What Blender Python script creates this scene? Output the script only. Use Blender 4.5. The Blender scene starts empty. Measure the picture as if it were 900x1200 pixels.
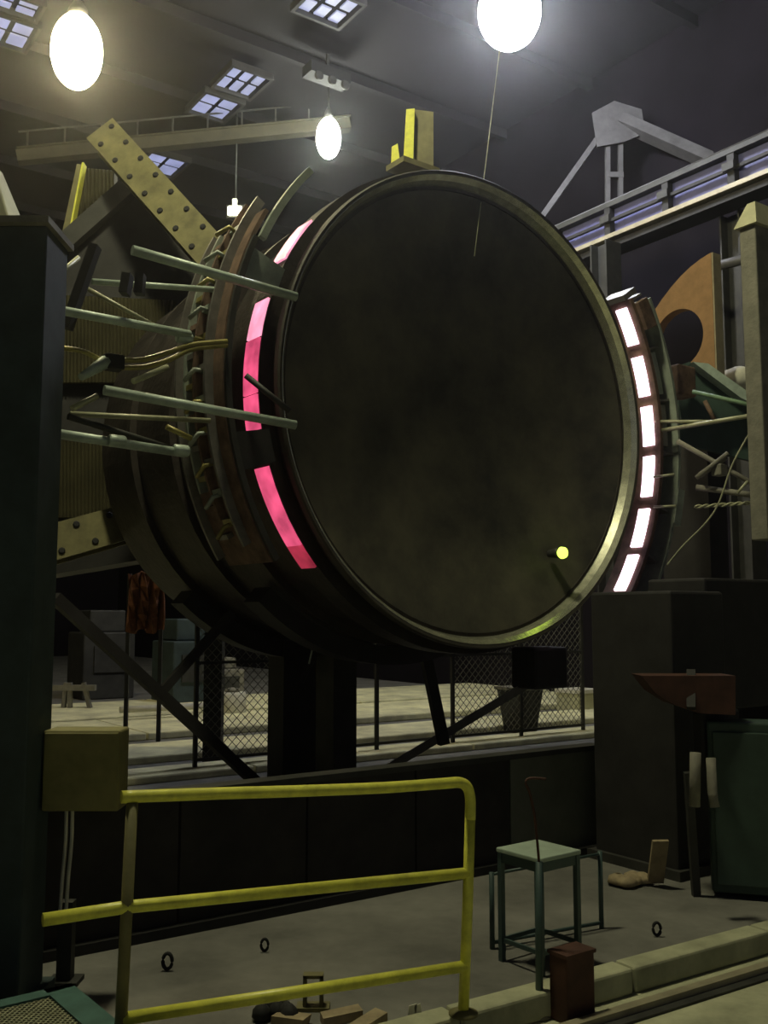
import bpy, bmesh, math, random
from mathutils import Vector, Matrix

random.seed(7)
sc = bpy.context.scene
COL = sc.collection
PI = math.pi

# ------------------------------------------------------------------ camera
FPX = 1150.0                      # focal length in pixels of the 900x1200 frame
PITCH = math.atan(120.0 / FPX)    # the camera looks slightly up
EYE = 1.66
cam_d = bpy.data.cameras.new('camera')
cam_d.sensor_fit = 'VERTICAL'
cam_d.sensor_height = 36.0
cam_d.lens = FPX / 1200.0 * 36.0
cam_d.clip_end = 300
cam = bpy.data.objects.new('camera', cam_d)
COL.objects.link(cam)
cam.location = (0, 0, EYE)
cam.rotation_euler = (PI / 2 + PITCH, 0, 0)
sc.camera = cam

# ------------------------------------------------------------------ world and exposure
w = bpy.data.worlds.new('world')
sc.world = w
w.use_nodes = True
w.node_tree.nodes['Background'].inputs[0].default_value = (0.55, 0.6, 0.75, 1)
w.node_tree.nodes['Background'].inputs[1].default_value = 0.07
sc.view_settings.view_transform = 'Standard'
sc.view_settings.look = 'None'
sc.view_settings.gamma = 1
sc.view_settings.use_curve_mapping = False
sc.view_settings.exposure = 0.0
sc.cycles.use_denoising = True
sc.cycles.volume_bounces = 0
sc.cycles.sample_clamp_indirect = 4.0

LAMP_WARM = 110.0
LAMP_FILL = 220.0       # radiance of the lamp globes
LAMP_COOL = 120.0
LAMP_FAR = 90.0
HAZE = 0.0020

# ------------------------------------------------------------------ frames and points
_F = Vector((0, math.cos(PITCH), math.sin(PITCH)))
_U = Vector((0, -math.sin(PITCH), math.cos(PITCH)))
def at(px, py, Y):
    """world point seen at a photograph pixel, at distance Y in front of the camera"""
    d = Vector((1, 0, 0)) * ((px - 450) / FPX) + _U * ((600 - py) / FPX) + _F
    d *= Y / d.y
    return Vector((0, 0, EYE)) + d
def fl(px, py, z=0.0):
    """point of a level at height z"""
    d = Vector((1, 0, 0)) * ((px - 450) / FPX) + _U * ((600 - py) / FPX) + _F
    return Vector((0, 0, EYE)) + d * ((z - EYE) / d.z)
TH = math.radians(35)
HH = Vector((math.cos(TH), math.sin(TH), 0))     # across the hall, to the right and away
BB = Vector((-math.sin(TH), math.cos(TH), 0))    # along the hall, to the left and away
ZZ = Vector((0, 0, 1))
def hall(h, b, z):
    return HH * h + BB * b + ZZ * z
def hb(p):
    return p.dot(HH), p.dot(BB)
# drum frame
DC = Vector((0.7815, 7.5, 3.257)); DR = 1.858; DY = math.radians(36.77)
DH = Vector((math.cos(DY), math.sin(DY), 0)); DB = Vector((-math.sin(DY), math.cos(DY), 0))
def dr(r, a, d):
    """drum point: radius, angle in degrees (0 right, 90 up), depth behind the front rim"""
    a = math.radians(a)
    return DC + DH * (r * math.cos(a)) + ZZ * (r * math.sin(a)) + DB * d

# ------------------------------------------------------------------ materials
MATS = {}
def mat(name, col, rough=0.6, metal=0.0, var=0.25, scale=6.0, bump=0.0, col2=None, spec=0.5):
    if name in MATS: return MATS[name]
    m = bpy.data.materials.new(name); m.use_nodes = True
    nt = m.node_tree; b = nt.nodes['Principled BSDF']
    tc = nt.nodes.new('ShaderNodeTexCoord')
    n = nt.nodes.new('ShaderNodeTexNoise'); n.inputs['Scale'].default_value = scale
    n.inputs['Detail'].default_value = 6; n.inputs['Roughness'].default_value = 0.65
    nt.links.new(tc.outputs['Object'], n.inputs['Vector'])
    r = nt.nodes.new('ShaderNodeValToRGB')
    c2 = col2 or tuple(c * (1 - var) for c in col)
    c1 = tuple(min(1, c * (1 + var)) for c in col)
    r.color_ramp.elements[0].position = 0.32; r.color_ramp.elements[1].position = 0.68
    r.color_ramp.elements[0].color = (*c2, 1); r.color_ramp.elements[1].color = (*c1, 1)
    nt.links.new(n.outputs['Fac'], r.inputs['Fac'])
    nt.links.new(r.outputs['Color'], b.inputs['Base Color'])
    b.inputs['Roughness'].default_value = rough; b.inputs['Metallic'].default_value = metal
    b.inputs['Specular IOR Level'].default_value = spec
    if bump:
        bp = nt.nodes.new('ShaderNodeBump'); bp.inputs['Strength'].default_value = bump
        bp.inputs['Distance'].default_value = 0.02
        n2 = nt.nodes.new('ShaderNodeTexNoise'); n2.inputs['Scale'].default_value = scale * 6
        nt.links.new(tc.outputs['Object'], n2.inputs['Vector'])
        nt.links.new(n2.outputs['Fac'], bp.inputs['Height']); nt.links.new(bp.outputs['Normal'], b.inputs['Normal'])
    MATS[name] = m
    return m
def emit(name, col, s, base=(0.1, 0.1, 0.1), mottled=0.0, scale=5.0):
    if name in MATS: return MATS[name]
    m = bpy.data.materials.new(name); m.use_nodes = True
    nt = m.node_tree; b = nt.nodes['Principled BSDF']
    b.inputs['Base Color'].default_value = (*base, 1)
    b.inputs['Emission Color'].default_value = (*col, 1)
    b.inputs['Emission Strength'].default_value = s
    if mottled:
        tc = nt.nodes.new('ShaderNodeTexCoord'); n = nt.nodes.new('ShaderNodeTexNoise')
        n.inputs['Scale'].default_value = scale
        nt.links.new(tc.outputs['Object'], n.inputs['Vector'])
        mp = nt.nodes.new('ShaderNodeMapRange')
        mp.inputs['From Min'].default_value = 0.3; mp.inputs['From Max'].default_value = 0.7
        mp.inputs['To Min'].default_value = s * (1 - mottled); mp.inputs['To Max'].default_value = s * (1 + mottled)
        nt.links.new(n.outputs['Fac'], mp.inputs['Value']); nt.links.new(mp.outputs['Result'], b.inputs['Emission Strength'])
    MATS[name] = m
    return m
M_conc = mat('concrete floor', (0.17, 0.165, 0.145), 0.85, 0, 0.35, 1.6, 0.25)
M_concL = mat('pale dusty concrete', (0.44, 0.44, 0.29), 0.9, 0, 0.3, 3, 0.2)
M_slab = mat('dusty yellow slab', (0.74, 0.71, 0.44), 0.9, 0, 0.3, 2, 0.2)
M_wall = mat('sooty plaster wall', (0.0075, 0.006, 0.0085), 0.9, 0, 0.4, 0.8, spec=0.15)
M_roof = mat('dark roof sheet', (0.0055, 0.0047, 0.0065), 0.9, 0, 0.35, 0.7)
M_dark = mat('blackened steel', (0.020, 0.019, 0.018), 0.7, 0.0, 0.4, 4)
M_dark2 = mat('dark machine paint', (0.035, 0.035, 0.03), 0.65, 0.0, 0.4, 4)
M_skirt = mat('black skirting plate', (0.032, 0.028, 0.025), 0.85, 0.0, 0.4, 3)
M_teal = mat('dark teal paint', (0.038, 0.058, 0.058), 0.7, 0.0, 0.3, 5)
M_tube = mat('pale green tube paint', (0.42, 0.50, 0.42), 0.42, 0.1, 0.2, 9)
M_tubeY = mat('yellowish tube paint', (0.36, 0.36, 0.23), 0.42, 0.1, 0.2, 9)
M_brass = mat('greasy yellow pipe', (0.30, 0.26, 0.08), 0.4, 0.3, 0.3, 12)
M_yel = mat('yellow railing paint', (0.74, 0.73, 0.10), 0.38, 0.0, 0.18, 14)
M_yelo = mat('old yellow girder paint', (0.16, 0.145, 0.06), 0.7, 0.0, 0.35, 4)
M_dimy = mat('sooty yellow girder', (0.035, 0.031, 0.014), 0.8, 0, 0.3, 3)
M_corr = mat('yellowed corrugated sheet', (0.085, 0.077, 0.037), 0.7, 0.1, 0.3, 3)
M_shell = mat('scaled shell steel', (0.035, 0.029, 0.023), 0.6, 0.3, 0.45, 3, 0.3)
M_plate = mat('dark end plate steel', (0.10, 0.092, 0.062), 0.6, 0.0, 0.5, 1.4, 0.2, col2=(0.045, 0.043, 0.036))
M_rim = mat('machined rim steel', (0.78, 0.78, 0.60), 0.25, 0.85, 0.25, 12)
M_rimD = mat('dark scaled rim steel', (0.055, 0.05, 0.038), 0.6, 0.2, 0.35, 5)
M_heat = mat('heater housing sheet', (0.20, 0.19, 0.17), 0.5, 0.3, 0.3, 7)
M_heatG = mat('heater flange green grey', (0.30, 0.34, 0.28), 0.55, 0.1, 0.2, 7)
M_brown = mat('rusty insulation', (0.16, 0.10, 0.065), 0.8, 0.0, 0.45, 9)
M_ply = mat('orange brown plate', (0.28, 0.155, 0.065), 0.75, 0.0, 0.18, 7)
M_plyE = mat('grey plate edge', (0.27, 0.23, 0.15), 0.8, 0.0, 0.2, 7)
M_green = mat('mid green beam paint', (0.17, 0.27, 0.16), 0.6, 0.0, 0.25, 6)
M_greenD = mat('deep green cabinet paint', (0.034, 0.062, 0.047), 0.6, 0.0, 0.25, 5)
M_grey = mat('grey painted post', (0.20, 0.19, 0.15), 0.75, 0.0, 0.25, 7, 0.2)
M_pale = mat('pale cream paint', (0.45, 0.44, 0.28), 0.7, 0.0, 0.15, 6)
M_steel = mat('grey truss steel', (0.10, 0.098, 0.10), 0.6, 0.1, 0.25, 5)
M_blue = mat('blue grey web panel', (0.11, 0.11, 0.25), 0.6, 0.0, 0.2, 3)
M_rail = mat('worn crane rail', (0.38, 0.34, 0.23), 0.45, 0.2, 0.2, 6)
M_rust = mat('rust red paint', (0.07, 0.028, 0.018), 0.75, 0.0, 0.35, 7)
M_box = mat('dull yellow box paint', (0.22, 0.20, 0.075), 0.7, 0.0, 0.2, 6)
M_black = mat('black rubber', (0.012, 0.012, 0.012), 0.8, 0.0, 0.3, 6)
M_white = mat('off white paint', (0.60, 0.58, 0.48), 0.7, 0.0, 0.15, 6)
M_tealL = mat('teal steel cover', (0.06, 0.135, 0.115), 0.6, 0.0, 0.25, 8)
M_stool = mat('mint stool seat', (0.36, 0.44, 0.35), 0.6, 0.0, 0.15, 8)
M_stoolD = mat('dark teal stool frame', (0.055, 0.09, 0.085), 0.5, 0.1, 0.2, 8)
M_orange = mat('orange cloth', (0.16, 0.055, 0.015), 0.85, 0.0, 0.4, 10)
M_panel = mat('grey green sheet', (0.13, 0.14, 0.105), 0.7, 0.0, 0.2, 4)
M_wire = mat('galvanised wire', (0.15, 0.15, 0.12), 0.5, 0.4, 0.1, 6)
M_wood = mat('dusty wood', (0.34, 0.27, 0.16), 0.85, 0.0, 0.3, 9)
E_warm = emit('warm lamp glass', (1.0, 0.86, 0.50), LAMP_WARM)
E_fill = emit('fill lamp glass', (1.0, 0.96, 0.62), LAMP_FILL)
E_cool = emit('cool lamp glass', (0.88, 0.90, 1.0), LAMP_COOL)
E_far = emit('far lamp glass', (0.97, 1.0, 0.88), LAMP_FAR)
E_flood = emit('flood lamp glass', (1.0, 1.0, 0.72), 6.0)
E_sky = emit('skylight glass', (0.50, 0.55, 0.95), 0.55, mottled=0.25, scale=1.5)
E_hot = emit('white hot heating tile', (1.0, 0.74, 0.90), 3.2, (0.5, 0.3, 0.3))
E_pink = emit('pink hot steel', (1.0, 0.11, 0.26), 0.80, (0.3, 0.1, 0.1), 0.35, 7)
E_pinkw = emit('pale pink hot steel', (1.0, 0.36, 0.52), 1.25, (0.3, 0.1, 0.1), 0.3, 6)
E_red = emit('dull red hot steel', (0.85, 0.05, 0.13), 0.42, (0.3, 0.1, 0.1), 0.4, 6)
E_glint = emit('yellow green glint', (0.66, 0.92, 0.10), 2.6)  # glow imitating a reflection on the drum end plate

# ------------------------------------------------------------------ mesh helpers
def new(): return bmesh.new()
def hexa(bm, p):
    """eight corner points: bottom four, top four"""
    v = [bm.verts.new(q) for q in p]
    for f in ((3, 2, 1, 0), (4, 5, 6, 7), (0, 1, 5, 4), (1, 2, 6, 5), (2, 3, 7, 6), (3, 0, 4, 7)):
        bm.faces.new([v[i] for i in f])
def boxo(bm, o, ax, ay, az):
    """box from corner o along three edge vectors"""
    hexa(bm, [o, o + ax, o + ax + ay, o + ay, o + az, o + ax + az, o + ax + ay + az, o + ay + az])
def boxc(bm, c, ux, uy, uz, sx, sy, sz):
    a, b, d = ux * sx, uy * sy, uz * sz
    boxo(bm, c - a / 2 - b / 2 - d / 2, a, b, d)
def hbox(bm, c, sh, sb, sz):
    """hall-aligned box standing with its base centre at c"""
    boxo(bm, c - HH * sh / 2 - BB * sb / 2, HH * sh, BB * sb, ZZ * sz)
def frame_of(d, up=ZZ):
    d = d.normalized()
    if abs(d.dot(up)) > 0.98: up = Vector((1, 0, 0))
    s = d.cross(up).normalized()
    return s, s.cross(d).normalized()
def bar(bm, p, q, w, h, up=ZZ):
    s, u = frame_of(q - p, up)
    boxo(bm, p - s * w / 2 - u * h / 2, s * w, u * h, q - p)
def tube(bm, pts, r, n=10, cap=True, r2=None):
    rings = []
    for i, p in enumerate(pts):
        d = (pts[min(i + 1, len(pts) - 1)] - pts[max(i - 1, 0)])
        s, u = frame_of(d)
        rr = r if r2 is None else r + (r2 - r) * i / (len(pts) - 1)
        rings.append([bm.verts.new(p + (s * math.cos(2 * PI * k / n) + u * math.sin(2 * PI * k / n)) * rr) for k in range(n)])
    for a, b in zip(rings, rings[1:]):
        for k in range(n):
            f = bm.faces.new((a[k], a[(k + 1) % n], b[(k + 1) % n], b[k])); f.smooth = True
    if cap:
        bm.faces.new(rings[0][::-1]); bm.faces.new(rings[-1])
def bez(p, n=8):
    """smooth curve through points (Catmull-Rom)"""
    out = []
    q = [p[0]] + list(p) + [p[-1]]
    for i in range(1, len(q) - 2):
        for k in range(n):
            t = k / n
            a, b, c, d = q[i - 1], q[i], q[i + 1], q[i + 2]
            out.append(0.5 * ((2 * b) + (c - a) * t + (2 * a - 5 * b + 4 * c - d) * t * t + (3 * b - a - 3 * c + d) * t ** 3))
    out.append(p[-1])
    return out
def prism(bm, poly, ext):
    """flat outline extruded by a vector"""
    a = [bm.verts.new(p) for p in poly]; b = [bm.verts.new(p + ext) for p in poly]
    n = len(a)
    bm.faces.new(a); bm.faces.new(b[::-1])
    for k in range(n): bm.faces.new((a[k], b[k], b[(k + 1) % n], a[(k + 1) % n]))
def lathe(bm, c, prof, n=24, ax=ZZ):
    s, u = frame_of(ax)
    rings = []
    for r, z in prof:
        rings.append([bm.verts.new(c + ax * z + (s * math.cos(2 * PI * k / n) + u * math.sin(2 * PI * k / n)) * r) for k in range(n)])
    for a, b in zip(rings, rings[1:]):
        for k in range(n):
            f = bm.faces.new((a[k], a[(k + 1) % n], b[(k + 1) % n], b[k])); f.smooth = True
    bm.faces.new(rings[0][::-1]); bm.faces.new(rings[-1])
def sector(bm, prof, a0, a1, n):
    """closed profile of (r, d) swept round the drum axis between two angles"""
    full = abs(a1 - a0) >= 359.9
    rings = []
    for k in range(n if full else n + 1):
        a = a0 + (a1 - a0) * k / n
        rings.append([bm.verts.new(dr(r, a, d)) for r, d in prof])
    m = len(prof)
    pairs = list(zip(rings, rings[1:])) + ([(rings[-1], rings[0])] if full else [])
    for x, y in pairs:
        for k in range(m):
            bm.faces.new((x[k], x[(k + 1) % m], y[(k + 1) % m], y[k]))
    if not full:
        bm.faces.new(rings[0][::-1]); bm.faces.new(rings[-1])
def rect(r0, r1, d0, d1): return [(r0, d0), (r1, d0), (r1, d1), (r0, d1)]

ORG = {}
def thing(name, label, cat, loc, group=None, kind=None):
    o = bpy.data.objects.new(name, None); o.empty_display_size = 0.1
    COL.objects.link(o); o.location = loc
    o['label'] = label; o['category'] = cat
    if group: o['group'] = group
    if kind: o['kind'] = kind
    ORG[o.name] = Vector(loc)
    return o
def obj(name, bm, m, parent=None, label=None, cat=None, group=None, kind=None, bevel=0, smooth=False):
    bmesh.ops.recalc_face_normals(bm, faces=bm.faces)
    if parent is not None: org = ORG[parent.name]
    else:
        lo = Vector((min(v.co.x for v in bm.verts), min(v.co.y for v in bm.verts), min(v.co.z for v in bm.verts)))
        hi = Vector((max(v.co.x for v in bm.verts), max(v.co.y for v in bm.verts), lo.z))
        org = (lo + hi) / 2
    bmesh.ops.translate(bm, verts=bm.verts, vec=-org)
    if smooth:
        for f in bm.faces: f.smooth = True
    me = bpy.data.meshes.new(name); bm.to_mesh(me); bm.free()
    me.materials.append(m)
    o = bpy.data.objects.new(name, me); COL.objects.link(o)
    if parent is not None: o.parent = parent
    else: o.location = org
    ORG[o.name] = org
    if label: o['label'] = label
    if cat: o['category'] = cat
    if group: o['group'] = group
    if kind: o['kind'] = kind
    if bevel:
        bv = o.modifiers.new('bevel', 'BEVEL'); bv.width = bevel; bv.segments = 2; bv.limit_method = 'ANGLE'
    return o
def mk(fn, *a, **k):
    bm = new(); fn(bm, *a, **k); return bm

# ------------------------------------------------------------------ the hall
K0 = fl(540, 1195); K1 = fl(900, 1095)
KD = (K1 - K0).normalized(); KN = Vector((-KD.y, KD.x, 0))       # kerb line and the way beyond it
def quad_slab(bm, a, b, c, d, z0, z1):
    hexa(bm, [Vector((p.x, p.y, z0)) for p in (a, b, c, d)] + [Vector((p.x, p.y, z1)) for p in (a, b, c, d)])
kl, kr = K0 - KD * 30, K0 + KD * 40
obj('floor', mk(quad_slab, kl, kr, kr + KN * 60, kl + KN * 60, -0.4, 0.0), M_conc, label='grey concrete floor of the hall beyond the kerb', cat='floor', kind='structure')
obj('floor', mk(quad_slab, kl - KN * 12, kr - KN * 12, kr, kl, -0.5, -0.09), M_concL, label='lower dusty concrete floor strip in the near corner', cat='floor', kind='structure')
kb = thing('trim_1', 'worn pale concrete kerb along the edge of the floor', 'kerb', K0, kind='structure')
for i in range(-6, 9):
    p = K0 + KD * (i * 1.0)
    bm = new(); boxo(bm, p - KN * 0.02 - ZZ * 0.09, KD * 0.985, KN * 0.13, ZZ * 0.115)
    obj('kerb_stone', bm, M_concL, kb, bevel=0.012)
rt = thing('floor_rail', 'worn steel rail running along the foot of the pale kerb', 'rail', K0 - KN * 0.2 - ZZ * 0.09)
bm = new(); boxo(bm, K0 - KD * 6 - KN * 0.20 - ZZ * 0.09, KD * 16, KN * 0.05, ZZ * 0.04); obj('rail_head', bm, M_rail, rt)
bm = new(); boxo(bm, K0 - KD * 6 - KN * 0.25 - ZZ * 0.09, KD * 16, KN * 0.15, ZZ * 0.012); obj('rail_foot', bm, M_dark2, rt)

RP = at(900, 185, 13.5)                                # a point of the crane runway
rh, rb = hb(RP)
WH = rh + 2.2                                          # right wall
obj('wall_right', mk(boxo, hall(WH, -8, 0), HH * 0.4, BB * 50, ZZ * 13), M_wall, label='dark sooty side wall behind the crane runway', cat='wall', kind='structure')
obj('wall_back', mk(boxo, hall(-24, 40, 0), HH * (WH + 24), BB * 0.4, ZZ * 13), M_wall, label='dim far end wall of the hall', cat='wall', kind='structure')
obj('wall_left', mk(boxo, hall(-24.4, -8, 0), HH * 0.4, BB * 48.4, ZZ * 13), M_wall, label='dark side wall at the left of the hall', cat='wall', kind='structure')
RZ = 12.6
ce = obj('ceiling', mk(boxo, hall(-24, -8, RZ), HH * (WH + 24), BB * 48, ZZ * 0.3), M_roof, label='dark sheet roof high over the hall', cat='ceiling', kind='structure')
for i in range(12):
    b = 8 + i * 2.6
    obj('purlin', mk(boxo, hall(-24, b, RZ - 0.22), HH * (WH + 24), BB * 0.12, ZZ * 0.22), M_roof, ce)
# skylights: pixel of the centre, size across and along the hall
def skylight(n, px, py, sh, sb, nh, label):
    p = fl(px, py, RZ - 0.3)
    t = thing('window_%d' % n, label, 'skylight', p, kind='structure')
    bm = new()
    for s in (-1, 1):
        boxc(bm, p + HH * (s * (sh / 2 + 0.03)) + ZZ * 0.0, HH, BB, ZZ, 0.06, sb + 0.12, 0.14)
        boxc(bm, p + BB * (s * (sb / 2 + 0.03)), HH, BB, ZZ, sh, 0.06, 0.14)
    obj('window_frame', bm, M_dark, t)
    for i in range(nh):
        for j in range(2):
            cw = sh / nh
            c = p + HH * (-sh / 2 + cw * (i + 0.5)) + BB * ((j - 0.5) * sb / 2)
            obj('pane', mk(boxc, c, HH, BB, ZZ, cw - 0.10, sb / 2 - 0.10, 0.03), E_sky, t)
skylight(1, 252, 124, 0.8, 0.9, 2, 'lower bluish skylight pane left of the overhead lamps')
skylight(2, 283, 95, 0.8, 0.9, 3, 'upper bluish skylight pane of the pair at mid roof')
skylight(3, 385, 6, 0.9, 0.8, 3, 'bluish skylight cut by the top of the picture')
skylight(4, 10, 36, 0.8, 0.9, 2, 'bluish skylight at the left edge under the warm lamp')
skylight(5, 18, 4, 0.8, 0.5, 2, 'bluish skylight in the top left corner')
skylight(6, 190, 192, 0.9, 1.0, 2, 'small far skylight beside the bolted girder')

# ------------------------------------------------------------------ overhead lamps
def lamp(px, py, Y, wpx, hpx, m, label):
    c = at(px, py, Y); s = Y / FPX
    rx, rz = wpx / 2 * s, hpx / 2 * s
    t = thing('hanging_lamp', label, 'lamp', c - ZZ * rz, 'overhead hall lamps')
    prof = [(rx * math.sin(PI * k / 14) + 0.001, -rz * math.cos(PI * k / 14)) for k in range(15)]
    obj('lamp_globe', mk(lathe, c, prof, 24), m, t)
    obj('lamp_cap', mk(lathe, c + ZZ * (rz * 0.93), [(rx * 0.45, 0), (rx * 0.38, 0.10), (rx * 0.2, 0.22), (0.03, 0.26)], 20), M_dark2, t)
    obj('lamp_rod', mk(tube, [c + ZZ * (rz + 0.2), Vector((c.x, c.y, RZ))], 0.02, 8), M_dark2, t)
lamp(90, 60, 13.0, 62, 96, E_warm, 'glaring warm yellow lamp hanging at upper left')
lamp(597, 14, 14.0, 78, 94, E_cool, 'largest glaring white lamp at the top of the picture')
lamp(385, 162, 19.0, 30, 52, E_far, 'smaller white lamp hanging above the left of the drum')
def fill_lamp(c, label):
    t = thing('hanging_lamp', label, 'lamp', c - ZZ * 0.5, 'overhead hall lamps')
    prof = [(0.38 * math.sin(PI * k / 14) + 0.001, -0.52 * math.cos(PI * k / 14)) for k in range(15)]
    obj('lamp_globe', mk(lathe, c, prof, 24), E_fill, t)
    obj('lamp_cap', mk(lathe, c + ZZ * 0.48, [(0.2, 0), (0.16, 0.10), (0.08, 0.22), (0.03, 0.26)], 20), M_dark2, t)
    obj('lamp_rod', mk(tube, [c + ZZ * 0.7, Vector((c.x, c.y, RZ))], 0.02, 8), M_dark2, t)
# added unseen lamp that lights the railing, near floor and drum rim
fill_lamp(Vector((-1.3, 5.2, 9.6)), 'added unseen warm fill lamp above the yellow railing')
# small square floodlight
c = at(275, 247, 20)
t = thing('floodlight', 'tiny bright square floodlight with a stub above it far back', 'lamp', c - ZZ * 0.15)
bm = new(); boxc(bm, c, Vector((1, 0, 0)), Vector((0, 1, 0)), ZZ, 0.30, 0.06, 0.22); obj('glowing_face', bm, E_flood, t, bevel=0.03)
bm = new(); boxc(bm, c + Vector((0, 0.08, 0)), Vector((1, 0, 0)), Vector((0, 1, 0)), ZZ, 0.36, 0.10, 0.28); obj('housing', bm, M_dark2, t)
bm = new(); boxc(bm, c + ZZ * 0.18, Vector((1, 0, 0)), Vector((0, 1, 0)), ZZ, 0.09, 0.06, 0.14); obj('upper_glass', bm, E_flood, t)
bm = new(); tube(bm, [c + Vector((0, 0.1, 0.2)), Vector((c.x, c.y + 0.1, RZ))], 0.02, 6); obj('lamp_rod', bm, M_dark2, t)

# ------------------------------------------------------------------ crane runway on the right
def rw(s, dz, dh=0.0): return RP + BB * s + ZZ * dz + HH * dh
t = thing('crane_runway', 'long crane runway beam with blue web panels and a pale lower rail', 'crane beam', rw(-3, -0.35))
L0, L1 = -3.0, 22.0
bm = new(); bar(bm, rw(L0, -0.30, -0.08), rw(L1, -0.30, -0.08), 0.30, 0.07); obj('lower_rail', bm, M_rail, t)
bm = new(); bar(bm, rw(L0, -0.42, 0.05), rw(L1, -0.42, 0.05), 0.4, 0.10); obj('lower_flange', bm, M_dark, t)
bm = new(); bar(bm, rw(L0, 0.29), rw(L1, 0.29), 0.26, 0.08); obj('upper_flange', bm, M_dark2, t)
bm = new(); tube(bm, [rw(L0, 0.35, -0.1), rw(L1, 0.35, -0.1)], 0.018, 8); obj('conductor_rail', bm, M_steel, t)
bm = new(); bar(bm, rw(L0, 0.02, -0.09), rw(L1, 0.02, -0.09), 0.06, 0.05); obj('pipe_line', bm, M_dark, t)
s = L0; i = 0
while s < L1:
    obj('web_panel', mk(boxo, rw(s, -0.26), HH * 0.03, BB * 1.08, ZZ * 0.5), M_blue, t)
    obj('stiffener', mk(boxo, rw(s + 1.08, -0.30, -0.12), HH * 0.14, BB * 0.12, ZZ * 0.58), M_dark, t)
    bm = new(); boxc(bm, rw(s + 1.14, 0.04, -0.16), HH, BB, ZZ, 0.07, 0.20, 0.12); obj('clamp', bm, M_dark2, t)
    s += 1.20; i += 1
# bracket truss standing behind the runway
ty = 17.5
t = thing('roof_truss', 'grey steel truss with twin posts and wide sloping flange over the crane runway', 'truss', at(722, 245, ty))
def tb(a, b, w, h, n, ya=ty, yb=ty):
    obj(n, mk(bar, at(*a, ya), at(*b, yb), w, h, Vector((0, -1, 0))), M_steel, t)
tb((712, 250), (712, 140), 0.08, 0.11, 'post'); tb((727, 250), (727, 140), 0.08, 0.11, 'post')
for yy in (206,): tb((712, yy), (730, yy), 0.10, 0.13, 'batten')
tb((728, 142), (840, 192), 0.20, 0.30, 'sloping_flange', ty, 16.9)
tb((634, 256), (702, 160), 0.10, 0.14, 'diagonal_brace')
bm = new(); prism(bm, [at(a, b, ty - 0.12) for a, b in ((694, 132), (720, 118), (752, 128), (756, 156), (732, 166), (700, 172))], Vector((0, 0.05, 0))); obj('gusset_plate', bm, M_steel, t)
# building column and pipe under the runway
for px, lab in ((712, 'dark hall column under the crane runway beside the drum'), (868, 'dark hall column under the crane runway beside the grey post')):
    p = at(px, 400, 15.6 if px < 800 else 14.4)
    t = thing('hall_column', lab, 'column', Vector((p.x, p.y, 0)), 'columns under the runway')
    zt = rw(0, -0.47).z
    for n_, dd in (('flange', -0.16), ('flange', 0.16)):
        bm = new(); hbox(bm, Vector((p.x, p.y, 0)) + BB * dd, 0.35, 0.03, zt); obj(n_, bm, M_dark2, t)
    bm = new(); hbox(bm, Vector((p.x, p.y, 0)), 0.03, 0.30, zt); obj('web', bm, M_dark2, t)
bm = new(); tube(bm, [at(815, 318, 13.6), at(905, 296, 13.0)], 0.07, 10)
obj('wall_duct', bm, M_steel, label='pale grey pipe running behind the orange plate', cat='pipe')
# overhead travelling crane girder far back, faint yellow
p0, p1 = at(150, 172, 19.5), at(352, 152, 20.3)
t = thing('bridge_crane', 'faint yellow overhead crane girder far back under the roof', 'crane', p0)
d = (p1 - p0)
bm = new(); bar(bm, p0 - d * 0.6, p1 + d * 0.3, 0.25, 0.24); obj('girder', bm, M_dimy, t)
bm = new(); bar(bm, p0 - d * 0.6 + ZZ * 0.14, p1 + d * 0.3 + ZZ * 0.14, 0.35, 0.03); obj('girder_flange', bm, M_dimy, t)
bm = new(); bar(bm, p0 - d * 0.6 + ZZ * 0.55 , p1 + d * 0.3 + ZZ * 0.55, 0.03, 0.03); obj('handrail', bm, M_dark2, t)
for k in range(9):
    q = p0 + d * (-0.55 + 0.2 * k); obj('handrail_post', mk(bar, q + ZZ * 0.14, q + ZZ * 0.55, 0.03, 0.03), M_dark2, t)
p = at(383, 95, 18.2)
t = thing('crane_trolley', 'small dim hoist trolley under the roof above the middle lamp', 'trolley', p)
bm = new(); hbox(bm, p, 0.9, 0.35, 0.22); obj('trolley_body', bm, M_black, t)
for s in (-0.3, 0, 0.3):
    bm = new(); lathe(bm, p + HH * s - BB * 0.2 - ZZ * 0.08, [(0.08, -0.04), (0.1, 0), (0.08, 0.04)], 12, BB); obj('trolley_wheel', bm, M_dark2, t)
bm = new(); boxo(bm, p + ZZ * 0.22, HH * 0.05, BB * 0.05, ZZ * (RZ - p.z - 0.22)); obj('hanger', bm, M_dark2, t)

# ------------------------------------------------------------------ the drum
DG = Vector((DC.x, DC.y, DC.z - DR))
t = thing('steel_drum', 'huge dark steel drum lying on its side with a bright rim and glowing band', 'drum', DG)
bm = new(); sector(bm, rect(1.74, 1.80, 0.10, 3.3), 0, 360, 96); obj('shell', bm, M_shell, t)
bm = new(); sector(bm, [(1.858, 0.0), (1.858, 0.05), (1.80, 0.11), (1.826, 0.06), (1.826, -0.004), (1.848, -0.012)], 0, 360, 128); obj('rim', bm, M_rimD, t)
bm = new(); sector(bm, [(1.826, -0.006), (1.826, 0.06), (1.80, 0.11), (1.765, 0.11), (1.79, 0.035), (1.822, -0.006)], 0, 360, 192); obj('rim_lip', bm, M_rim, t, label='bright machined inner lip')
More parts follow.
